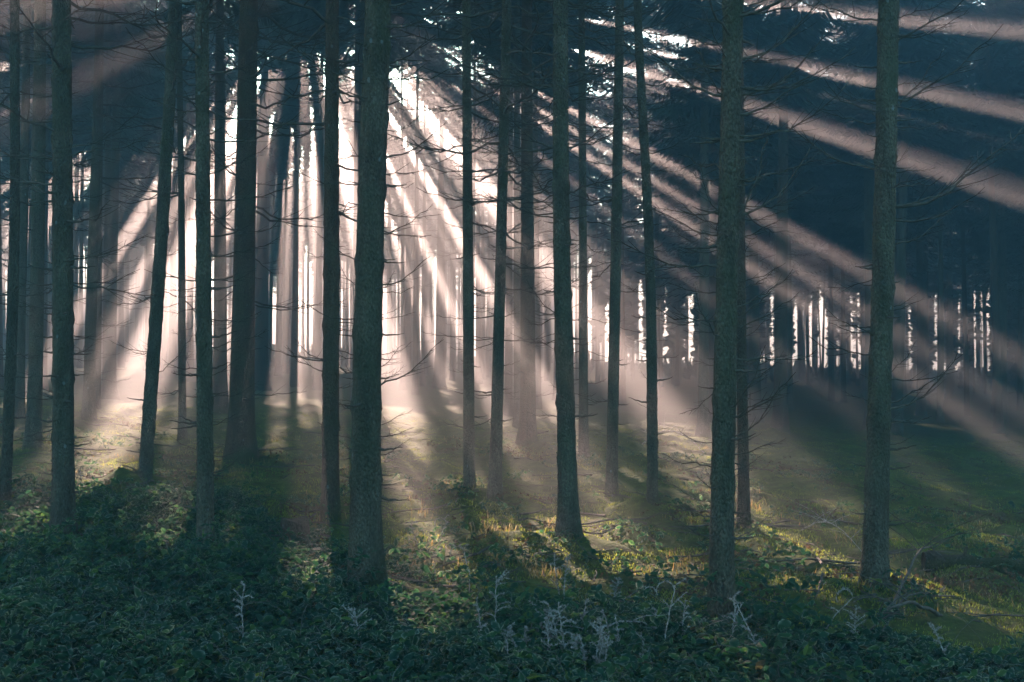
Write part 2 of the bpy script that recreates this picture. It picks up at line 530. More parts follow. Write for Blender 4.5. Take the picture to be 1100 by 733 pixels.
# ------------------------------------------------------------------ spruces
def spray_template(pairs, width, seed):
    """One bough of needles, one metre long: drooping axis, side sprigs hanging to both sides. Returns quads (n,4,3)."""
    r = np.random.default_rng(seed)
    qs = []

    def strip(a, b, w, hang):
        a, b = np.array(a), np.array(b)
        d = b - a
        s = np.cross(d, np.array([r.normal(0, .35), r.normal(0, .35), 1.0])); s /= np.linalg.norm(s) + 1e-9
        m = (a + b) / 2 + np.array([0, 0, -hang])
        qs.append([a - s * w * .5, a + s * w * .5, m + s * w * .5, m - s * w * .5])
        qs.append([m - s * w * .5, m + s * w * .5, b + s * w * .12, b - s * w * .12])

    def ax(s):
        return np.array([s, 0, -0.32 * s + 0.22 * s ** 2.4])
    for k in range(3):
        strip(ax(k / 3), ax((k + 1) / 3), width * .8, 0)
    for i in range(pairs):
        s = 0.1 + 0.9 * (i + r.random()) / pairs
        ln = (0.34 * (1 - s) + 0.10) * r.uniform(.7, 1.2)
        for sg in (-1, 1):
            an = math.radians(r.uniform(38, 68)) * sg
            a = ax(s)
            b = a + np.array([math.cos(an) * ln, math.sin(an) * ln, -ln * r.uniform(.15, .7)])
            strip(a, b, width * r.uniform(.7, 1.2), ln * .06)
    return np.array(qs)


SPR_FINE = [spray_template(26, 0.030, k) for k in range(3)]
SPR_COARSE = [spray_template(7, 0.085, 10 + k) for k in range(3)]


def stem_at(path, z):
    return np.array([np.interp(z, path[:, 2], path[:, 0]), np.interp(z, path[:, 2], path[:, 1])])


def crown_mesh(base, path, z0, z1, rad, fine, seed, density=1.0, straggle=0, drop=2.5):
    r = np.random.default_rng(seed)
    tm = SPR_FINE if fine else SPR_COARSE
    out = []
    z = z0
    while z < z1:
        s = (z - z0) / (z1 - z0)
        env = rad * min(1.0, 0.55 + s * 3.0) * (1 - s) ** 0.75 + 0.15
        for _ in range(max(2, int(r.poisson(6.0 * density)))):
            L = env * r.uniform(.6, 1.12)
            az = r.uniform(0, 2 * np.pi)
            pit = r.uniform(-.22, .12) + 0.35 * s
            t = tm[r.integers(len(tm))] * np.array([L, L, L])
            roll = r.normal(0, .25)
            cr, sr = math.cos(roll), math.sin(roll)
            t = t @ np.array([[1, 0, 0], [0, cr, sr], [0, -sr, cr]])
            cp, sp = math.cos(pit), math.sin(pit)
            t = t @ np.array([[cp, 0, sp], [0, 1, 0], [-sp, 0, cp]])
            ca, sa = math.cos(az), math.sin(az)
            t = t @ np.array([[ca, sa, 0], [-sa, ca, 0], [0, 0, 1]])
            c = stem_at(path, z)
            out.append(t + np.array([c[0], c[1], z + r.uniform(-.12, .12)]))
        z += r.uniform(.38, .52)
    q = np.concatenate(out)
    if straggle:                        # thin, nearly bare boughs hanging below the green crown
        ex = []
        for _ in range(straggle):
            z = z0 - abs(r.normal(0, .5)) * drop - .1
            az = r.uniform(0, 2 * np.pi); L = rad * r.uniform(.4, .9)
            t = SPR_FINE[_ % 3][::3] * np.array([L, L, L])
            ctr = t.mean(axis=1, keepdims=True)
            t = ctr + (t - ctr) * np.array([1, .5, .5])
            ca, sa = math.cos(az), math.sin(az)
            t = t @ np.array([[ca, sa, 0], [-sa, ca, 0], [0, 0, 1]])
            c = stem_at(path, z)
            ex.append(t + np.array([c[0], c[1], z]))
        q = np.concatenate([q] + ex)
    ctr = q.mean(axis=1)
    q = q[~in_gap(ctr + np.array(base))]
    n = len(q)
    me = mesh_np('crown', q.reshape(-1, 3), np.arange(n * 4).reshape(-1, 4))
    me.materials.append(M_NEEDLE)
    return me


def trunk_mesh(path, r0, Ht, near, flare, seed, mat, sides=None):
    r = np.random.default_rng(seed)
    zmax = path[-1, 2]
    if near:
        zs = np.concatenate([np.linspace(-0.25, 0.6, 26), np.arange(0.64, 6.5, 0.045), np.arange(6.6, zmax, 0.5)])
        sides = 44
    else:
        zs = np.concatenate([np.linspace(-0.3, 0.8, 9), np.arange(1.0, zmax, 0.5)])
        sides = sides or 14
    ang = np.arange(sides) * 2 * np.pi / sides
    k1, k2, k3 = r.uniform(0, 6.28, 3)
    lobes = r.uniform(0, 6.28, 4)
    verts = []
    whorls = np.arange(0.9, 8, 0.5) + r.uniform(-.1, .1)
    for z in zs:
        zz = max(z, 0)
        rad = r0 * (1 - 0.93 * min(zz / Ht, 1) ** 1.05)
        rr = np.full(sides, rad)
        fl = flare * math.exp(-zz / (0.13 + 1.1 * r0))
        lob = np.maximum.reduce([np.cos(ang - l) for l in lobes]) ** 3
        rr = rr * (1 + fl * (0.45 + 0.75 * np.clip(lob, 0, 1)))
        rr = rr * (1 + 0.035 * np.sin(3 * ang + k1 + z * .6) + 0.025 * np.sin(2 * ang + k2 - z * .9))
        if near:
            wz = np.exp(-((z - whorls) / 0.04) ** 2).max()
            rr = rr * (1 + 0.085 * wz * (1 + np.sin(5 * ang + k3 + z * 2)))
            rr = rr + 0.0055 * np.array([mnoise.noise((math.cos(a) * 5 + seed, math.sin(a) * 5, z * 9)) + .8 * mnoise.noise((math.cos(a) * 13, math.sin(a) * 13 + seed, z * 24)) for a in ang])
        c = stem_at(path, z)
        verts.append(np.stack([c[0] + rr * np.cos(ang), c[1] + rr * np.sin(ang), np.full(sides, z)], -1))
    m = len(zs)
    i = np.arange(m - 1)[:, None] * sides; j = np.arange(sides)[None]; k = (j + 1) % sides
    q = np.stack([i + j, i + k, i + sides + k, i + sides + j], -1).reshape(-1, 4)
    me = mesh_np('trunk', np.concatenate(verts), q, smooth=True)
    me.materials.append(mat)
    return me


def branch_template(seed, droop, lift, twigs, curl=0.1, rad=0.011, kink=0.012):
    """A bare dead branch one metre long along +X with its side twigs, one connected-looking mesh."""
    r = np.random.default_rng(seed)
    tb = Tubes()
    s = np.linspace(0, 1, 10)
    ph = r.uniform(0, 6.28)
    ax = np.stack([s * (1 - 0.05 * lift), curl * np.sin(s * 2.6 + ph) * s, -droop * s + lift * s ** 2.3 + 0.012 * np.sin(s * 17 + ph)], -1)
    ax[1:] += np.cumsum(r.normal(0, kink, (9, 3)), 0)
    ax[0, 0] = -0.03
    tb.add(ax, rad * (1 - 0.82 * s) + 0.0012, 5)
    for i in range(twigs):
        t = 0.22 + 0.74 * (i + r.random() * .8) / max(twigs, 1)
        p = np.array([np.interp(t, s, ax[:, k]) for k in range(3)])
        ln = (0.42 * (1 - t) + 0.10) * r.uniform(.5, 1.2)
        an = math.radians(r.uniform(32, 62)) * (1 if i % 2 else -1)
        up = r.uniform(-.25, .45)
        g = np.linspace(0, 1, 5)
        tw = p + np.stack([math.cos(an) * ln * g, math.sin(an) * ln * g * (1 - .2 * g), ln * (up * g + .25 * lift * g ** 2)], -1)
        tb.add(tw, 0.0046 * (1 - .75 * g) + 0.0008, 3, closed=False)
    return tb.mesh('dead_branch', M_TWIG)


BR_DROOP = [branch_template(k, 0.42, 0.45, 11, 0.12) for k in range(5)]
BR_UP = [branch_template(20 + k, 0.05, 0.5, 8, 0.10) for k in range(5)]
BR_LEVEL = [branch_template(30 + k, 0.16, 0.22, 6, 0.15) for k in range(4)]
BR_STUB = [branch_template(40 + k, 0.03, 0.1, 0, 0.05, 0.055) for k in range(3)]
BR_NEAR_UP = [branch_template(60 + k, -0.16, 0.30, 13, 0.10, 0.0125, 0.02) for k in range(5)]
BR_NEAR = [branch_template(70 + k, 0.10, 0.26, 10, 0.12, 0.0125, 0.02) for k in range(5)]
BR_SRC = {}


def place_branch(parent, path, z, az, L, kind, rng, r_at, pitch=0.0):
    me = {'droop': BR_DROOP, 'up': BR_UP, 'level': BR_LEVEL, 'stub': BR_STUB, 'near_up': BR_NEAR_UP, 'near': BR_NEAR}[kind]
    me = me[rng.integers(len(me))]
    src = BR_SRC.get(me.name)
    if src is None:
        o = link('dead_branch', me); BR_SRC[me.name] = o
    else:
        o = src.copy(); COL.objects.link(o)
    o.parent = parent
    c = stem_at(path, z)
    o.location = (c[0] + math.cos(az) * r_at * .85, c[1] + math.sin(az) * r_at * .85, z)
    o.rotation_euler = (rng.normal(0, .2), -pitch + rng.normal(0, .12), az)
    o.scale = (L, L, L)
    return o


ROW0 = {}


def spruce(px, py, xtop, wpx, label, style='mid', xmid=None, flare=0.7, crown=(8.6, 20.5), rad=2.3, group='spruces standing in the wood', mat=None,
           nb=30, bl=(0.3, 1.1), zb=None, kinds=('droop', 'level', 'stub'), seed=None, dens=1.0, near=False, fine=None, side=None):
    """A spruce whose foot stands at a pixel; xtop is where the stem leaves the photograph's upper edge."""
    base = at(px, py)
    base.z -= 0.03
    dep = base.y
    seed = seed if seed is not None else int(px * 7 + py)
    rng = np.random.default_rng(seed)
    ztop = CAMZ + float(ray(xtop, 0).z) / float(ray(xtop, 0).y) * dep - base.z
    dx = float(ray(xtop, 0).x / ray(xtop, 0).y) * dep - base.x
    Ht = crown[1]
    zz = np.array([-0.4, 0, ztop * .25, ztop * .5, ztop * .75, ztop, max(Ht, ztop + 1)])
    f = lambda z: dx * (z / ztop)
    xs = np.array([f(z) if z <= ztop else dx + (z - ztop) * dx / ztop * .4 for z in zz])
    if xmid is not None:
        mid_dx = (xmid[0] - px) / F * dep
        zm = (EYE_ROW - xmid[1]) / F * dep + CAMZ - base.z
        off = mid_dx - np.interp(zm, zz, xs)
        xs[1:6] += off * np.exp(-((zz[1:6] - zm) / (ztop * .35)) ** 2)
        xs[1] = 0; xs[0] = 0
    ys = np.concatenate([[0, 0], rng.normal(0, .02, 4) * dep * .05, [rng.normal(0, .3)]])
    zi = np.linspace(-0.4, zz[-1], 60)
    # smooth
    path = np.stack([np.interp(zi, zz, xs), np.interp(zi, zz, ys), zi], -1)
    for _ in range(6):
        path[1:-1, :2] = (path[:-2, :2] + 2 * path[1:-1, :2] + path[2:, :2]) / 4
    path[:, :2] -= stem_at(path, 0.0)
    r0 = wpx * dep / F / 2
    root = empty('spruce_tree', base)
    tag(root, label, 'tree', group)
    link('trunk', trunk_mesh(path, r0, max(Ht, 14), near, flare, seed, mat or M_BARK), root)
    if dep > 18 and px < 700:
        crown = (max(crown[0], min(.275 * dep + 2.0, 16)) + rng.uniform(-1.4, 1.6), crown[1] + .8)
    if 13 < dep < 27 and px < 700:
        crown = (max(crown[0], .33 * dep + 2.7), crown[1])
    in_view = ztop > crown[0] - 1.5
    if dep > 14:
        dens *= 1.3 if px < 400 or px > 690 else 1.0; rad *= 1.2
    link('crown', crown_mesh(base, path, crown[0], crown[1], rad, (in_view if fine is None else fine), seed, dens, 16 if dep > 27 else 0, .055 * dep), root)
    zb = zb or (1.0, min(crown[0] + .8, ztop + 0.4))
    if not near:
        nb = int(nb * 1.45)
    n = 0
    z = zb[0]
    step = (zb[1] - zb[0]) / max(nb / 3.6, 1)
    while n < nb and z < zb[1]:
        for _ in range(rng.integers(2, 6)):
            s = (z - zb[0]) / (zb[1] - zb[0])
            L = (bl[0] + (bl[1] - bl[0]) * min(1, s * 1.2)) * rng.uniform(.45, 1.25)
            k = kinds[rng.integers(len(kinds))]
            if k == 'stub':
                L = rng.uniform(.07, .24)
            ra = r0 * (1 - .93 * z / Ht)
            az = rng.uniform(0, 2 * np.pi)
            if side is not None and rng.random() < .6:
                az = rng.choice(side) + rng.normal(0, .5)
            place_branch(root, path, z + rng.normal(0, .03), az, L, k, rng, ra, 0.3 if k == 'up' else 0)
            n += 1
        z += step * rng.uniform(.8, 1.2)
    TREES[(px, py)] = (root, path, r0, dep, base, Ht)
    return root, path


TREES = {}
R_, L_ = 0.0, math.pi
# the trunks closest to the camera
spruce(392, 640, 408, 33, 'thickest near spruce trunk with knots, standing at the edge of the bramble bed', near=True, xmid=(395, 300), nb=92, bl=(.2, .55), flare=.8, kinds=('near', 'stub', 'stub', 'near_up'), zb=(.5, 5), side=(R_, L_))
spruce(68, 592, 66, 23, 'near spruce with pale lichen dots rising from dark brambles, straight stem', near=True, nb=84, bl=(.25, .9), flare=.7, kinds=('near', 'stub', 'stub', 'near'), zb=(.5, 5), side=(R_, L_))
spruce(221, 605, 217, 17, 'slim near spruce stem standing in brambles between the leaning one and the massive reddish trunk', near=True, nb=70, bl=(.2, .7), flare=.6, kinds=('near', 'stub', 'stub', 'near_up'), zb=(.5, 5), side=(R_, L_))
spruce(774, 676, 789, 25, 'nearest spruce with blue white lichen spots and many upswept bare twigs', near=True, xmid=(781, 400), nb=96, bl=(.3, .75), flare=.7, kinds=('near_up', 'near_up', 'near', 'stub'), zb=(.5, 4.6), side=(R_, L_))
spruce(940, 640, 956, 25.5, 'near dark spruce with a long upcurved bare branch and dead brush at its foot', near=True, xmid=(953, 300), nb=92, bl=(.25, .7), flare=.6, kinds=('near_up', 'near', 'stub', 'stub'), zb=(.5, 4.8), side=(R_, L_))
# second row
spruce(4, 560, 15, 11.5, 'thin spruce stem bending outward at its foot beside the near lichen dotted one', near=True, xmid=(14, 280), nb=26, bl=(.3, 1.0), flare=.3)
spruce(20, 458, 30, 11, 'thin dark spruce close behind the bending stem', nb=26)
spruce(36, 490, 44, 16, 'straight dark spruce with a spreading root foot in the moss', nb=34, bl=(.5, 1.4), flare=.8)
spruce(95, 455, 107, 12.5, 'dark spruce with a thinner stem close against it', nb=36, bl=(.6, 1.6))
spruce(105, 445, 110, 6, 'thin companion stem half hidden against a dark spruce', nb=20, bl=(.6, 1.3))
spruce(118, 430, 128, 12, 'hazy upright spruce just beyond the pair of touching stems', nb=34, bl=(.6, 1.7))
spruce(155, 525, 189, 14.5, 'strongly leaning slender spruce with its foot at the sunlit bramble strip', near=True, xmid=(173, 250), nb=32, bl=(.3, 1.1), flare=.15)
spruce(196, 478, 193, 8.5, 'thin straight spruce behind the leaning slender one', nb=34, bl=(.6, 1.6))
spruce(238, 405, 243, 8.5, 'faint thin spruce in the lilac haze between two bright openings', nb=26, bl=(.8, 1.8))
spruce(258, 500, 268, 27, 'massive dark reddish spruce with wide buttressed foot', nb=44, bl=(.8, 1.9), flare=1.0, mat=M_BARK_RUST, rad=2.8, crown=(8.4, 20.5))
spruce(279, 419, 285, 17, 'broad hazy spruce tucked behind the massive reddish one', nb=36, bl=(.9, 2.2), mat=M_BARK_RUST, rad=3.0, crown=(9.5, 20.5))
spruce(306, 392, 304, 11, 'bluish faded spruce stem within the brightest haze', nb=20, bl=(1, 2.2))
spruce(355, 565, 357, 18, 'spruce with forked pale root foot beside the mossy stump', near=True, nb=44, bl=(.4, 1.4), flare=.6, mat=M_BARK_RUST)
spruce(446, 425, 449, 6.5, 'very thin pale spruce in peach haze next to the thickest near trunk', nb=30, bl=(.8, 1.8))
spruce(472, 418, 476, 11, 'faded spruce standing in the peach shafts left of the slim dark stem', nb=30, bl=(.8, 1.8))
spruce(504, 532, 501, 12.5, 'slim dark spruce with drooping bare twigs beyond the moss lit clearing', nb=40, bl=(.4, 1.1), flare=.5)
spruce(514, 412, 513, 6.5, 'pale thin spruce showing just behind the slim dark stem', nb=20, bl=(.8, 1.6))
spruce(531, 540, 545, 13.5, 'dark spruce leaning slightly, nearest of the tight cluster of stems', nb=40, bl=(.5, 1.5), flare=.5)
spruce(546, 450, 549, 9, 'hazy spruce at the back of the tight cluster, touching the dark leaning one', nb=30, bl=(.7, 1.7))
spruce(567, 483, 566, 17, 'stout peach tinted spruce with swollen foot in the tight cluster', nb=40, bl=(.7, 1.8), flare=1.0, mat=M_BARK_RUST)
spruce(577, 440, 574, 9, 'faint stem against the right flank of the stout peach tinted spruce', nb=24, bl=(.7, 1.6))
spruce(611, 590, 603, 20, 'tall knotty spruce with mossy flared foot in the middle of the sunlit moss', near=True, xmid=(602, 250), nb=70, bl=(.2, .9), kinds=('near', 'stub', 'near_up', 'droop'), side=(R_, L_), flare=1.1)
spruce(627, 498, 625, 10.5, 'slender spruce right behind the knotty moss footed one', nb=36, bl=(.5, 1.5))
spruce(657, 538, 666, 13, 'straight olive spruce before the slanting peach shafts', nb=36, bl=(.4, 1.0), flare=.4)
spruce(701, 553, 683, 11.5, 'spruce whose thin stem leans away to the left as it rises, short spiky knots', near=True, xmid=(700, 280), nb=70, bl=(.15, .6), kinds=('near', 'stub', 'stub', 'near_up'), side=(R_, L_), flare=.3)
spruce(800, 577, 793, 12.5, 'slim spruce with mossy foot hidden behind the nearest lichen spotted trunk', nb=30, bl=(.3, 1.0), flare=1.0, xmid=(797, 300), mat=M_BARK_RUST)
spruce(838, 468, 843, 15, 'brownish hazy spruce standing alone between the two near trunks with bare twigs', nb=30, bl=(.5, 1.3), mat=M_BARK_RUST)
spruce(963, 470, 976, 12, 'shadowy spruce half hidden behind the dark trunk with brush at its foot', nb=20, bl=(.5, 1.3))
spruce(1010, 455, 1012, 7, 'thin shadowy spruce in the dark wood beyond the fallen log', nb=14, bl=(.5, 1.3))
spruce(1075, 452, 1078, 12, 'dim stout spruce in the darkest corner of the wood', nb=16, bl=(.5, 1.3))

# single boughs that stand out in the photograph: tree, row where they leave the stem, direction, length in pixels, kind, pitch
for key, row, az, lpx, kind, pit in (
        ((940, 640), 222, 0.25, 165, 'near_up', .28), ((940, 640), 222, -.3, 95, 'near_up', .35), ((940, 640), 440, .15, 95, 'near_up', .25), ((940, 640), 110, .3, 90, 'near_up', .25),
        ((940, 640), 110, 2.9, 50, 'near', .3), ((940, 640), 300, 3.0, 50, 'near', -.3), ((774, 676), 232, .2, 120, 'near_up', .45), ((774, 676), 232, -.4, 90, 'near_up', .7),
        ((774, 676), 232, 2.9, 60, 'near_up', .8), ((774, 676), 100, .1, 110, 'near_up', .35), ((774, 676), 100, 3.2, 60, 'near_up', .5), ((774, 676), 60, .3, 130, 'near_up', .3),
        ((774, 676), 420, .1, 60, 'near_up', .1), ((774, 676), 470, .2, 75, 'near_up', .5), ((774, 676), 420, 3.1, 45, 'near', -.4), ((774, 676), 330, 0.1, 70, 'near_up', .3),
        ((392, 640), 415, .1, 78, 'near_up', .35), ((392, 640), 415, -.4, 40, 'near', .3), ((392, 640), 170, .2, 75, 'near_up', .4), ((392, 640), 170, 2.9, 48, 'near_up', .5),
        ((392, 640), 80, .2, 70, 'near', .1), ((392, 640), 250, .3, 60, 'near_up', .2), ((68, 592), 305, .2, 95, 'near', -.1), ((68, 592), 305, 3.0, 70, 'near', .0),
        ((221, 605), 330, 2.9, 45, 'near', -.2), ((155, 525), 400, .2, 50, 'near_up', .35), ((355, 565), 400, 2.8, 60, 'near', .35), ((68, 592), 160, .1, 80, 'near_up', .3)):
    root, path, r0, dep, base, Ht = TREES[key]
    z = (EYE_ROW - row) / F * dep + CAMZ - base.z
    o = place_branch(root, path, z, az, lpx * dep / F, kind, np.random.default_rng(row + lpx), r0 * (1 - .93 * z / Ht), pit)
    o.scale = (o.scale[0],) * 3

spruce(389, 455, 391, 15, 'added spruce hidden behind the thickest near trunk, its crown blocking stray sun', nb=20, bl=(.5, 1.2), crown=(10.9, 21), rad=2.9, dens=1.2)  # unseen stem added so its crown blocks a leak of sunlight
spruce(384, 435, 384, 12, 'added farther spruce hidden behind the left flank of the thickest near trunk, blocking sun', nb=16, bl=(.5, 1.2), crown=(10.5, 20.5), rad=2.9, dens=1.2)  # second unseen stem added behind it as a sun blocker

# ---- the rest of the wood: bands of spruces behind
far_rng = np.random.default_rng(5)
taken = [(o.location.x, o.location.y) for o in COL.objects if o.type == 'EMPTY']


def free(x, y, d):
    return all((x - a) ** 2 + (y - b) ** 2 > d * d for a, b in taken)


def far_spruce(x, y, label, group, r0, cb, ht, rad, dens, fine, straggle, sides=9):
    z = float(terrain(x, y)) - .05
    rng = np.random.default_rng(int(abs(x * 131 + y * 977)) + 3)
    ln = rng.normal(0, .012, 2)
    zi = np.linspace(-.4, ht, 24)
    path = np.stack([zi * ln[0], zi * ln[1], zi], -1)
    root = empty('spruce_tree', (x, y, z))
    tag(root, label, 'tree', group)
    link('trunk', trunk_mesh(path, r0, ht, False, .6, int(rng.integers(1e6)), M_BARK_RUST if rng.random() < .4 else M_BARK, sides), root)
    link('crown', crown_mesh((x, y, z), path, cb, ht, rad, fine, int(rng.integers(1e6)), dens, straggle), root)
    s = x / y * F + 550 if y > 5 else -999
    if y < 46 and -10 < s < 760:
        for _ in range(13):
            zz = rng.uniform(2.5, cb + 1)
            place_branch(root, path, zz, rng.uniform(0, 6.28), rng.uniform(.7, 1.8), 'droop', rng, r0 * (1 - zz / ht))
    taken.append((x, y))
    return root


def region(x, y):
    s = x / y * F + 550
    if s < -15 or s > 1115:
        return 'spruce beyond the edge of the photographed wood', 'unseen flanking spruces'
    if y < 47:
        if s < 330:
            return 'slim hazy spruce in the lilac haze behind the massive reddish trunk', 'slim spruces in the lilac haze'
        if s < 720:
            return 'slim hazy spruce in the peach haze behind the tight cluster of stems', 'slim spruces in the peach haze'
        return 'dim spruce in the unlit part of the wood below the slanting shafts', 'dim spruces under the shafts'
    if s < 330:
        return 'tiny far spruce stem against the lilac glow at the wood edge', 'tiny far stems against the lilac glow'
    if s < 720:
        return 'tiny far spruce stem against the pink glow at the wood edge', 'tiny far stems against the pink glow'
    return 'tiny far spruce stem between the narrow white light gaps', 'tiny far stems between white light gaps'


GAPS = [(620, 2.40), (634, 2.40), (652, 3.20), (688, 2.80), (700, 2.00), (715, 1.60), (738, 2.80), (744, 2.00), (823, 1.60), (830, 1.44), (855, 2.40), (864, 2.40), (872, 2.00), (881, 2.40), (887, 2.40), (900, 1.28), (914, 1.60), (922, 1.60), (977, 2.00), (1005, 1.28), (1012, 1.20), (1031, 1.76), (1047, 2.00), (1055, 2.00), (1062, 1.60)]
# middle band, then the far band up to the open field
for (y0, y1, n, dmin, s0, s1) in ((26, 47, 54, 2.2, -420, 1520), (25, 64, 74, 2.0, 735, 1460), (44, 68, 100, 2.0, -300, 1300), (70, 98, 44, 1.5, -60, 1160)):
    k = 0; tries = 0
    while k < n and tries < n * 60:
        tries += 1
        y = far_rng.uniform(y0, y1)
        s = far_rng.uniform(s0, s1)
        x = (s - 550) / F * y
        if not free(x, y, dmin):
            continue
        if s < 720 and far_rng.random() < (0.55 if y > 66 else .15 if y > 46 else 0.35):
            continue
        thin = False
        if any(abs(s - c) < w + .5 + .17 * F / y for c, w in GAPS):
            thin = y > 66 and far_rng.random() < .6
            if not thin:
                continue
        if 20 < y < 62:              # no stem stands in the brightest lanes of light
            zc = np.linspace(4, 17, 40)
            pt = np.stack([np.full(40, x), np.full(40, y), zc + float(terrain(x, y))], -1)
            if in_shaft(pt, (0, 1)).mean() > .14:
                continue
        lab, grp = region(x, y)
        left = s < 600
        fine = y < 46 and -30 < s < 1130
        far_spruce(x, y, lab, grp, far_rng.uniform(.045, .085) if thin else far_rng.uniform(.10, .19), ((max(8.6, .275 * y + 2.4) if y < 44 else 12.6) + far_rng.uniform(-1.6, 1.4) if s < 735 else (far_rng.uniform(6.5, 9) if y < 55 else far_rng.uniform(9, 11.5))), far_rng.uniform(18, 21), far_rng.uniform(1.9, 2.6) * (1.25 if left and 42 < y < 70 else 1.0),
                   (2.0 if 42 < y < 70 else 1.1) if left else 1.5, fine, 26 if y < 60 else 12)
        k += 1
# the far-off wood that reads as one dark mass beyond them
fw = np.random.default_rng(77)
cq, tb = [], Tubes()
SPR_FAR = [spray_template(3, 0.24, 50 + k) for k in range(3)]
for k in range(1000):
    y = 62 + 100 * fw.random() ** .9; s = fw.uniform(560, 1330) if k % 2 else fw.uniform(-160, 640)
    x = (s - 550) / F * y
    if any(abs(s - c) < w + 0.6 for c, w in GAPS) and fw.random() < (.97 if y < 85 else .7):
        continue
    z = float(terrain(x, y)); ht = fw.uniform(17, 20.5); r0 = fw.uniform(.08, .17)
    zi = np.linspace(0, ht, 6)
    tb.add(np.stack([x + 0 * zi, y + 0 * zi, z - .1 + zi], -1), r0 * (1 - .9 * zi / ht), 7)
    zz = fw.uniform(1.5, 7.0) + (5.5 if s < 640 else 0)
    while zz < ht:
        env = 2.3 * (1 - (zz - 5) / (ht - 4)) ** .7 + .2
        for _ in range(5):
            t = SPR_FAR[fw.integers(3)] * env * fw.uniform(.7, 1.2)
            az = fw.uniform(0, 6.283); ca, sa = math.cos(az), math.sin(az)
            cq.append(t @ np.array([[ca, sa, 0], [-sa, ca, 0], [0, 0, 1]]) + np.array([x, y, z + zz + fw.uniform(-.2, .2)]))
        zz += .62
brush = []
for k in range(900):
    y = fw.uniform(72, 108); s = fw.uniform(-80, 1180); x = (s - 550) / F * y
    t = SPR_FAR[fw.integers(3)] * fw.uniform(.5, 1.3)
    a_ = fw.uniform(0, 6.283); ca, sa = math.cos(a_), math.sin(a_)
    t = t @ np.array([[.3, 0, .95], [0, 1, 0], [-.95, 0, .3]]) @ np.array([[ca, sa, 0], [-sa, ca, 0], [0, 0, 1]])
    brush.append(t + np.array([x, y, float(terrain(x, y))]))
q = np.concatenate(cq); q = q[~in_gap(q.mean(axis=1))]
cen = q.mean(axis=1); col, row = project(cen)          # far sprays trimmed by view column, shaped to leave bright slits open
slit_cut = np.zeros(len(q), bool)
for c, w in GAPS + [(x_, 1.5 + 4 * fw.random()) for x_ in (88, 232, 330, 470, 560)]:
    top = 288 + 22 * fw.random() - 40 * (c < 640)
    slit_cut |= (np.abs(col - c) < (w + 2.2) * np.clip((row - top) / 28, 0, 1) * (.9 + .25 * snoise(cen[:, 1] * .9, row * .15, c))) & (row > top)
q = np.concatenate([q[~slit_cut]] + brush)
tv = np.concatenate(tb.v); tq = np.concatenate(tb.q)
me = mesh_np('far_woods', np.concatenate([q.reshape(-1, 3), tv]), np.concatenate([np.arange(len(q) * 4).reshape(-1, 4), tq + len(q) * 4]))
me.materials.append(M_NEEDLE); me.materials.append(M_BARK)
mi = np.zeros(len(me.polygons), np.int32); mi[len(q):] = 1; me.polygons.foreach_set('material_index', mi)
tag(link('far_woods', me), 'dense dark mass of far off spruces behind the narrow light gaps', kind='stuff')
for k in range(7):                 # the same wood goes on behind the camera
    for _ in range(60):
        x, y = far_rng.uniform(-16, 16), far_rng.uniform(-22, -2.5)
        if free(x, y, 2.8):
            far_spruce(x, y, 'spruce beyond the edge of the photographed wood', 'unseen flanking spruces', .14, 6.5, 20, 2.6, 1.3, False, 0)
            break
for s_, y_ in ((848, 41), (893, 50), (838, 55), (600, 47), (612, 34), (668, 41), (706, 47)):  # extra spruces added so their crowns plug bright holes in the canopy
    far_spruce((s_ - 550) / F * y_, y_, *region((s_ - 550) / F * y_, y_), .13, 8.5 if s_ > 700 else .275 * y_ + 1.9, 21, 2.9, 1.6, True, 8)
# flanking trees out of the frame that shade the floor and the near stems
for k in range(26):
    side = -1 if k % 2 else 1
    for _ in range(40):
        y = far_rng.uniform(-14, 24); x = side * far_rng.uniform(max(5, y * .5 + 3.0), 24)
        if free(x, y, 2.6):
            far_spruce(x, y, 'spruce beyond the edge of the photographed wood', 'unseen flanking spruces', .14, 8.0, 20, 2.4, 1.2, False, 0)
            break

# moss and litter heaped round the feet of the stems, hummocks on the open floor
FEET = np.array([(b[4].x, b[4].y, b[2]) for b in TREES.values()])


def floor_z(x, y):
    x = np.asarray(x, float); y = np.asarray(y, float)
    z = terrain(x, y) + hummock(x, y)
    for fx_, fy_, fr in FEET:
        d2 = (x - fx_) ** 2 + (y - fy_) ** 2
        z = z + .09 * np.exp(-d2 / (.30 + fr) ** 2)
    return z


co = np.empty(len(gme.vertices) * 3, np.float32); gme.vertices.foreach_get('co', co); co = co.reshape(-1, 3)
co[:, 2] += (floor_z(co[:, 0], co[:, 1]) - terrain(co[:, 0], co[:, 1])).astype(np.float32)
gme.vertices.foreach_set('co', co.ravel()); gme.update()

# ------------------------------------------------------------------ undergrowth
def leaf_template():
    # one leaflet lying along +X, folded a little at the midrib; edge = 1 on the margin
    v = np.array([[0, 0, 0], [.33, 0, .02], [.66, 0, .01], [1, 0, -.10],
                  [.18, .22, .05], [.48, .32, .07], [.78, .19, .0], [.18, -.22, .05], [.48, -.32, .07], [.78, -.19, .0]])
    e = np.array([.5, 0, 0, 1, 1, 1, 1, 1, 1, 1.0])
    t = np.array([[0, 1, 4], [1, 5, 4], [1, 2, 5], [2, 6, 5], [2, 3, 6], [0, 7, 1], [1, 7, 8], [1, 8, 2], [2, 8, 9], [2, 9, 3]])
    return v, e, t


LV, LE, LT = leaf_template()


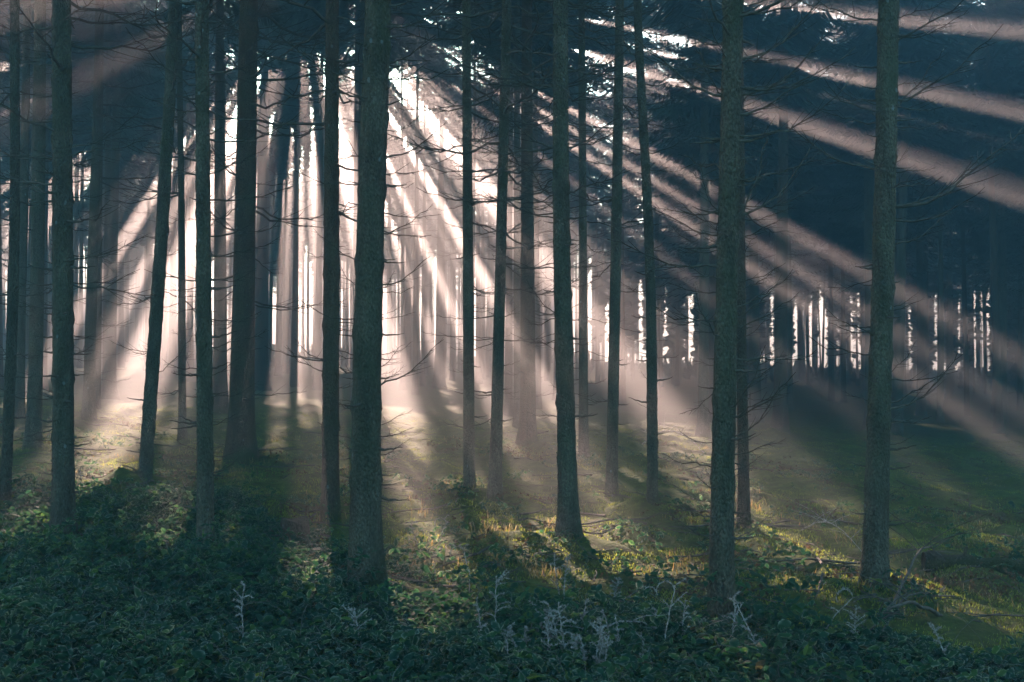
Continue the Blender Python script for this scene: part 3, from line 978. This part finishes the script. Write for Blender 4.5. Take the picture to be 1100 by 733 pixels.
def leaves(name, P, size, tilt, mat, tone, trif=True, rng=RNG):
    """Compound leaves at points P."""
    n = len(P)
    yaw = rng.uniform(0, 2 * np.pi, n)
    rep = 3 if trif else 1
    P = np.repeat(P, rep, 0); yaw = np.repeat(yaw, rep); size = np.repeat(size, rep); tone = np.repeat(tone, rep)
    if trif:
        yaw = yaw + np.tile(np.radians([0, 72, -72]), n)
        size = size * np.tile([1.0, .82, .82], n)
    pit = rng.normal(-.15, tilt, n * rep); rol = rng.normal(0, tilt, n * rep)
    v = LV[None] * size[:, None, None] * (1 + rng.normal(0, .1, (n * rep, 1, 3)))
    x, y, z = v[..., 0], v[..., 1], v[..., 2]
    c, s = np.cos(rol)[:, None], np.sin(rol)[:, None]
    y, z = y * c - z * s, y * s + z * c
    c, s = np.cos(pit)[:, None], np.sin(pit)[:, None]
    x, z = x * c - z * s, x * s + z * c
    c, s = np.cos(yaw)[:, None], np.sin(yaw)[:, None]
    x, y = x * c - y * s, x * s + y * c
    V = np.stack([x, y, z], -1) + P[:, None]
    nv = len(LV)
    T = (LT[None] + (np.arange(n * rep) * nv)[:, None, None]).reshape(-1, 3)
    me = mesh_np(name, V.reshape(-1, 3), None, T, attrs={'tone': np.repeat(np.clip(tone, 0, 1), nv), 'edge': np.tile(LE, n * rep)})
    me.materials.append(mat)
    return me


def bed_depth(s):
    """How far back, in photograph rows, the bramble bed reaches at photo column s."""
    return np.interp(s, [-100, 60, 200, 290, 370, 450, 560, 640, 720, 800, 880, 960, 1100, 1300], [545, 540, 535, 560, 596, 622, 650, 655, 662, 674, 684, 696, 712, 724])


def bed_points(n, rng):
    out = []
    while sum(map(len, out)) < n:
        y = rng.uniform(4.2, 14.5, n) 
        s = rng.uniform(-60, 1160, n)
        x = (s - 550) / F * y
        z = terrain(x, y)
        _, row = project(np.stack([x, y, z], -1))
        edge = bed_depth(s) + 14 * snoise(x * 2.1, y * 2.4, .3) 
        p = np.clip((row - edge + 4) / 18, 0, 1) * (y / 14.5)
        keep = rng.random(n) < p
        out.append(np.stack([x, y, z], -1)[keep])
    return np.concatenate(out)[:n]


def bed_height(x, y):
    s = np.asarray(x) / np.maximum(y, 3) * F + 550
    k = np.interp(s, [0, 300, 420, 560, 1100], [.95, .85, .55, .5, .45])
    return k * np.clip(.20 + .13 * snoise(x * 1.6, y * 1.7, .9) + .09 * snoise(x * 4.2, y * 4.4, 2.1), .03, .5)


rng = np.random.default_rng(21)
P = bed_points(30000, rng)
h = bed_height(P[:, 0], P[:, 1])
lev = rng.random(len(P)) ** .45
P[:, 2] += h * lev + .01
P = P[:]
extra = []
for p in bed_points(130, rng):                       # arching canes that stand above the bed, leaves along them
    an = rng.uniform(0, 6.28); Lc = rng.uniform(.35, .9); hh = float(bed_height(p[0], p[1])) + rng.uniform(.05, .22)
    g = rng.random(16)
    extra.append(np.stack([p[0] + math.cos(an) * Lc * g + rng.normal(0, .03, 16), p[1] + math.sin(an) * Lc * g + rng.normal(0, .03, 16), p[2] + hh * np.sin(.5 + g * 2.2)], -1))
for _ in range(150):                                 # small seedling clumps out on the moss
    y = 8 + 12 * rng.random() ** 1.4; s = rng.uniform(-20, 1120); x = (s - 550) / F * y
    m = rng.integers(8, 34); X = x + rng.normal(0, .16, m); Y = y + rng.normal(0, .16, m)
    extra.append(np.stack([X, Y, floor_z(X, Y) + rng.uniform(.02, .14, m)], -1))
extra = np.concatenate(extra)
P = np.concatenate([P, extra]); lev = np.concatenate([lev, rng.uniform(.4, 1, len(extra))])
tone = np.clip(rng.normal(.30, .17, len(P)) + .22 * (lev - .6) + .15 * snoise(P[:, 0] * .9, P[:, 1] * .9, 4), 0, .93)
tone = np.where(rng.random(len(P)) < .004, 1.0, tone)
tag(link('undergrowth', leaves('undergrowth', P, np.clip(rng.lognormal(-2.98, .38, len(P)), .02, .085), .5, M_LEAF, tone)), 'low frosted bramble leaves carpeting the near floor', kind='stuff')

# thin arching runners and dry grass in the bed
tb = Tubes()
for p in bed_points(600, rng):
    an = rng.uniform(0, 6.28); L = rng.uniform(.15, .6); g = np.linspace(0, 1, 6)
    hh = float(bed_height(p[0], p[1])) + rng.uniform(.0, .16)
    pts = np.stack([p[0] + math.cos(an) * L * g, p[1] + math.sin(an) * L * g, p[2] + hh * np.sin(g * rng.uniform(1.6, 3.0))], -1)
    pts[:, :2] += rng.normal(0, .012, (6, 2))
    tb.add(pts, np.linspace(.0022, .001, 6), 3, closed=False)
me = tb.mesh('dry_grass', M_RUNNER)
tag(link('dry_grass', me), 'thin frosted runners and dry grass through the brambles', kind='stuff')

# moss tufts over the open floor
def blades(name, P, size, mat, tone, rng, wid=.22):
    n = len(P)
    az = rng.uniform(0, 6.28, n); lean = rng.uniform(.2, .9, n)
    d = np.stack([np.cos(az) * lean, np.sin(az) * lean, np.ones(n)], -1) * size[:, None]
    s = np.stack([-np.sin(az), np.cos(az), np.zeros(n)], -1) * size[:, None] * wid
    V = np.stack([P - s, P + s, P + d * .6 + s * .7, P + d, P + d * .6 - s * .7], 1)
    o = (np.arange(n) * 5)[:, None]
    Q = np.array([[0, 1, 2, 4]]) + o
    T = np.array([[4, 2, 3]]) + o
    me = mesh_np(name, V.reshape(-1, 3), Q, T, attrs={'tone': np.repeat(np.clip(tone, 0, 1), 5), 'edge': np.tile([.2, .2, .7, 1, .7], n)})
    me.materials.append(mat)
    return me


n = 380000
y = 5 + 23 * rng.random(n) ** 1.25
s = rng.uniform(-40, 1140, n); x = (s - 550) / F * y
z = floor_z(x, y)
cl = snoise(x * 2.2, y * 2.2, 5.5) + .6 * snoise(x * 7, y * 7, 1.5)
k = rng.random(n) < np.clip(.5 + cl, .12, 1)
P = np.stack([x, y, z + .012], -1)[k]
tone = np.clip(rng.normal(.45, .2, len(P)) + .2 * cl[k], 0, 1)
tag(link('moss', blades('moss', P, rng.uniform(.008, .024, len(P)), M_MOSSBLADE, tone, rng)), 'yellow green moss and short grass tufts over the floor', kind='stuff')

ctr_y = 7.5 + 14 * rng.random(150) ** 1.3; ctr_s = rng.uniform(-30, 1130, 150); ctr_x = (ctr_s - 550) / F * ctr_y
m = 42
gx_ = np.repeat(ctr_x, m) + rng.normal(0, .10, 150 * m); gy_ = np.repeat(ctr_y, m) + rng.normal(0, .10, 150 * m)
P = np.stack([gx_, gy_, floor_z(gx_, gy_)], -1)
tag(link('grass', blades('grass', P, rng.uniform(.03, .10, len(P)), M_GRASS, np.clip(rng.normal(.5, .25, len(P)), 0, 1), rng, .06)), 'sparse wiry dry grass tufts standing out of the moss', kind='stuff')

# brown dead bracken in low heaps
ctr = [(rng.uniform(-20, 1120), 8 + 14 * rng.random() ** 1.3) for _ in range(110)]
P = []
for s_, y_ in ctr:
    m = rng.integers(20, 60); X = (s_ - 550) / F * y_ + rng.normal(0, .2, m); Y = y_ + rng.normal(0, .2, m)
    P.append(np.stack([X, Y, floor_z(X, Y) + rng.uniform(.01, .09, m)], -1))
P = np.concatenate(P)
tag(link('bracken', leaves('bracken', P, rng.uniform(.02, .05, len(P)), .6, M_RUST, np.full(len(P), .5), rng=rng)), 'low heaps of brown dead bracken on the moss', kind='stuff')

# fallen twigs scattered over the moss
tb = Tubes()
for i in range(800):
    y = 7.5 + 18 * random.random() ** 1.2; s_ = random.uniform(-20, 1120); x = (s_ - 550) / F * y
    an = random.uniform(0, 6.28); L = random.uniform(.12, .6) * (2.2 if i % 9 == 0 else 1); g = np.linspace(-.5, .5, 5)
    X = x + math.cos(an) * L * g + np.random.default_rng(i).normal(0, .01, 5); Y = y + math.sin(an) * L * g
    tb.add(np.stack([X, Y, floor_z(X, Y) + .03 + .03 * random.random()], -1), np.linspace(.007, .002, 5) * (1.9 if i % 9 == 0 else 1), 4)
tag(link('fallen_twigs', tb.mesh('fallen_twigs', M_TWIG)), 'small fallen twigs littering the moss', kind='stuff')

# ------------------------------------------------------------------ single plants, sticks, stump and log
def rime(tb, pts, rng, n, L=.013):
    """short frost needles along a stem"""
    for _ in range(n):
        i = rng.integers(len(pts)); d = rng.normal(0, 1, 3); d /= np.linalg.norm(d)
        tb.add(np.array([pts[i], pts[i] + d * L * rng.uniform(.4, 1)]), [.0015, .0005], 3, closed=False)


def stalk(px, py, hpx, lean, label, style, seed):
    """dead frosted plant stalk: stem plus side shoots and curled tip"""
    rng = np.random.default_rng(seed)
    b = at(px, py); k = b.y / F
    hgt = hpx * k + .6 * float(bed_height(b.x, b.y))
    root = empty('frosted_stalk', b)
    tag(root, label, 'dead plant', 'frosted stalks in the bramble bed')
    g = np.linspace(0, 1, 14)
    pts = np.stack([lean * k * g ** 1.5, rng.normal(0, .02) * g, hgt * g], -1)
    pts[:, :2] += np.cumsum(rng.normal(0, .004, (14, 2)), 0)
    tb = Tubes()
    if style == 'hook':
        a = np.linspace(0, 3.6, 9); rr = .05
        hk = np.stack([pts[-1, 0] + rr * (1 - np.cos(a)) * -1, np.full(9, pts[-1, 1]), pts[-1, 2] + rr * np.sin(a)], -1)
        pts = np.concatenate([pts, hk[1:]])
    tb.add(pts, np.linspace(.0042, .0024, len(pts)), 5)
    rime(tb, pts, rng, 200)
    link('stem', tb.mesh('stem', M_FROST), root)
    m = {'hook': 4, 'spike': 9, 'branchy': 13}[style]
    for i in range(m):
        tb = Tubes()
        j = int(len(pts) * rng.uniform(.35, .95)); p = pts[min(j, len(pts) - 1)]
        an = rng.choice([0, math.pi]) + rng.normal(0, .7); L = hgt * rng.uniform(.08, .26) if style != 'spike' else hgt * rng.uniform(.05, .14)
        q = np.linspace(0, 1, 7)
        sh = p + np.stack([math.cos(an) * L * q, math.sin(an) * L * q, L * (.9 * q - rng.uniform(-.2, 1.0) * q ** 2)], -1)
        tb.add(sh, np.linspace(.0027, .0014, 7), 4)
        rime(tb, sh, rng, 60)
        link('side_shoot', tb.mesh('side_shoot', M_FROST), root)
    return root


STALKS = [
    (503, 645, 44, -4, 'hooked frosty stalk standing alone before the sunlit moss', 'hook'),
    (468, 600, 26, 10, 'small arched frosty stalk inside the brightest sunlit bramble patch', 'hook'),
    (447, 592, 22, -10, 'low frosty sprig at the upper edge of the brightest bramble patch', 'branchy'),
    (536, 690, 60, -2, 'frosty stalk with ragged side shoots next below the hooked one', 'branchy'),
    (519, 700, 42, -8, 'bent frosty stalk leaning toward the ragged one with side shoots', 'spike'),
    (599, 652, 50, -3, 'upright frosty seed spike with a twin close beside it, before the knotty spruce', 'spike'),
    (607, 655, 44, 4, 'second frosty seed spike, thinner twin of the upright one', 'spike'),
    (606, 722, 60, -6, 'tall brown and white branchy stalk at the near edge under the twin spikes', 'branchy'),
    (590, 700, 28, -8, 'short forked frosty stalk touching the tall branchy one', 'branchy'),
    (640, 730, 42, 6, 'frosty forked stalk at the lowest edge of the brambles', 'branchy'),
    (545, 728, 40, 2, 'thin upright frosty stalk at the lowest edge, well clear of others', 'spike'),
    (713, 712, 62, 8, 'drooping frosty stalk in the shaded brambles near the nearest trunk', 'hook'),
    (783, 700, 44, 2, 'branching frosty stalk in front of the nearest trunk', 'branchy'),
    (818, 722, 66, -30, 'long slanting frosty stem rising toward the nearest trunk', 'spike'),
    (881, 690, 34, 34, 'frosty arched cane in the brambles below the brushwood', 'hook'),
    (920, 700, 36, 4, 'frosty thin fork between the arched cane and the dark trunk foot', 'branchy'),
    (1022, 726, 44, -18, 'solitary leaning frosty stem in the dark brambles', 'spike'),
    (931, 580, 26, 6, 'small white frosty sprig behind the dark trunk with brush', 'branchy'),
    (660, 655, 24, 4, 'small frosty sprig on the mossy mound beyond the twin spikes', 'branchy'),
    (260, 712, 66, 4, 'thin pale stalk standing in the dark left bramble bed', 'spike'),
    (88, 535, 22, -4, 'tiny frosty stalk behind the near lichen dotted spruce', 'spike'),
    (390, 720, 40, -6, 'frosty twiggy stalk below the thickest near trunk', 'branchy'),
]
for i, (px, py, hp, ln, lab, st) in enumerate(STALKS):
    stalk(px, py, hp, ln, lab, st, 100 + i)


for i in range(18):
    sx, sy = rng.uniform(560, 740), rng.uniform(688, 738)
    o = stalk(sx, sy, rng.uniform(24, 46), rng.uniform(-14, 14), 'fine frosted stem in the thicket of pale stems before the knotty moss footed spruce', 'spike', 300 + i)
    o['group'] = 'fine frosted stems in the bramble thicket'


def fallen_branch(p0, p1, r, twigs, label, seed, lift=.12, mat=None, name='fallen_branch'):
    rng = np.random.default_rng(seed)
    a, b = at(*p0), at(*p1)
    d = np.array(b - a)
    g = np.linspace(0, 1, 12)
    pts = g[:, None] * d[None]
    pts[:, 2] += lift * np.sin(g * 3.0) + .02 + rng.normal(0, .008, 12)
    pts[:, :2] += np.cumsum(rng.normal(0, .012, (12, 2)), 0)
    root = empty(name, a)
    tag(root, label, 'branch', 'fallen branches on the floor')
    tb = Tubes(); tb.add(pts, np.linspace(r, r * .3, 12), 7)
    link('main_stem', tb.mesh('main_stem', mat or M_TWIG), root)
    for i in range(twigs):
        tb = Tubes()
        j = rng.integers(2, 11); L = np.linalg.norm(d) * rng.uniform(.12, .35); an = rng.uniform(0, 6.28); q = np.linspace(0, 1, 6)
        tb.add(pts[j] + np.stack([math.cos(an) * L * q, math.sin(an) * L * q, L * rng.uniform(.1, .8) * q + .05 * L * np.sin(q * 5)], -1), np.linspace(r * .4, r * .1, 6), 4)
        link('side_twig', tb.mesh('side_twig', mat or M_TWIG), root)
    return root


fallen_branch((1015, 668), (925, 700), .016, 9, 'dead brushwood branch piled against the dark trunk foot', 1, .18)
fallen_branch((955, 665), (1010, 612), .012, 7, 'bare stick rising from the brushwood beside the dark trunk', 2, .30)
fallen_branch((945, 690), (1005, 660), .010, 8, 'twisted thin stick at the bottom of the brushwood', 3, .2)
fallen_branch((620, 705), (735, 695), .007, 4, 'long thin bramble cane arching low through the shaded bed', 4, .15, M_FROSTWOOD)
fallen_branch((780, 640), (900, 632), .012, 3, 'straight stick lying in the moss between the two near trunks', 5, .01)
fallen_branch((60, 715), (150, 720), .012, 6, 'brown dry stick in the dark brambles at the lowest left', 6, .08)
fallen_branch((5, 590), (28, 570), .014, 2, 'short brown stick propped in brambles near the bending stem', 7, .2)
fallen_branch((395, 480), (440, 470), .02, 5, 'grey stick on the floor beyond the brightest shaft', 8, .1)
fallen_branch((690, 478), (760, 492), .014, 9, 'pale lit twiggy branch between the leaning stem and the nearest trunk', 9, .35, M_FROSTWOOD)
fallen_branch((860, 572), (930, 600), .008, 12, 'pale twig heap at the edge of the sunlit moss strip', 10, .2, M_FROSTWOOD)

# the log
a, b = at(992, 612), at(1100, 620)
root = empty('fallen_log', a)
tag(root, 'long mossy fallen log lying in shade past the dark trunk', 'log')
d = np.array(b - a) * 1.25
g = np.linspace(0, 1, 24)
pts = g[:, None] * d[None]; pts[:, 2] += .07
tb = Tubes(); tb.add(pts, .085 + .008 * np.sin(g * 23) - .012 * g, 16)
link('log_body', tb.mesh('log_body', M_WOOD), root)
tb = Tubes(); tb.add(np.array([pts[7], pts[7] + [.03, -.05, .16]]), [.022, .012], 6)
link('branch_stub', tb.mesh('branch_stub', M_WOOD), root)

# the stump
sp = at(315, 583)
root = empty('tree_stump', sp)
tag(root, 'low rotten mossy stump in front of the fork rooted spruce', 'stump')
k = sp.y / F
ang = np.arange(28) * 2 * np.pi / 28
rings = []
for z_, f_ in ((-.06, 1.6), (.0, 1.3), (.05, 1.1), (.12, 1.0), (.19, .96), (.215, .9)):
    rr = 15 * k * f_ * (1 + .08 * np.sin(3 * ang + 1) + .06 * np.sin(7 * ang) * (1 if z_ < .15 else .6))
    rings.append(np.stack([rr * np.cos(ang), rr * np.sin(ang), np.full(28, z_) + (.02 * np.sin(2 * ang + .5) if z_ > .1 else 0)], -1))
rings.append(np.stack([.02 * np.cos(ang), .02 * np.sin(ang), np.full(28, .20)], -1))
V = np.concatenate(rings)
i = np.arange(5)[:, None] * 28; j = np.arange(28)[None]; kk = (j + 1) % 28
Q = np.stack([i + j, i + kk, i + 28 + kk, i + 28 + j], -1).reshape(-1, 4)
me = mesh_np('stump_body', V[:28 * 6], Q, smooth=True); me.materials.append(M_WOOD)
link('stump_body', me, root)
Vt = np.concatenate([rings[5] + [0, 0, .001], [[0, 0, .212]]])
me = mesh_np('cut_face', Vt, None, [[q, (q + 1) % 28, 28] for q in range(28)], smooth=False); me.materials.append(M_WOOD)
link('cut_face', me, root)

# ------------------------------------------------------------------ the air
m, nt, out = new_mat('forest_haze')
pv = nt.nodes.new('ShaderNodeVolumePrincipled')
pv.inputs['Color'].default_value = (0.93, 0.94, 0.96, 1)
pv.inputs['Density'].default_value = 0.0122
pv.inputs['Anisotropy'].default_value = 0.5
nt.links.new(pv.outputs[0], out.inputs['Volume'])
zmin = float(GZ.min()) - 1.0
x0, x1, y0, y1, z0, z1 = -262, 262, -42, 422, zmin, 25.0
V = [(x, y, z) for z in (z0, z1) for y in (y0, y1) for x in (x0, x1)]
me = mesh_np('haze', V, [(0, 2, 3, 1), (4, 5, 7, 6), (0, 1, 5, 4), (2, 6, 7, 3), (0, 4, 6, 2), (1, 3, 7, 5)])
me.materials.append(m)
tag(link('haze', me), 'thin morning mist filling the wood', kind='stuff')
print('objects', len(COL.objects), 'polys', sum(len(o.data.polygons) for o in COL.objects if o.type == 'MESH'))
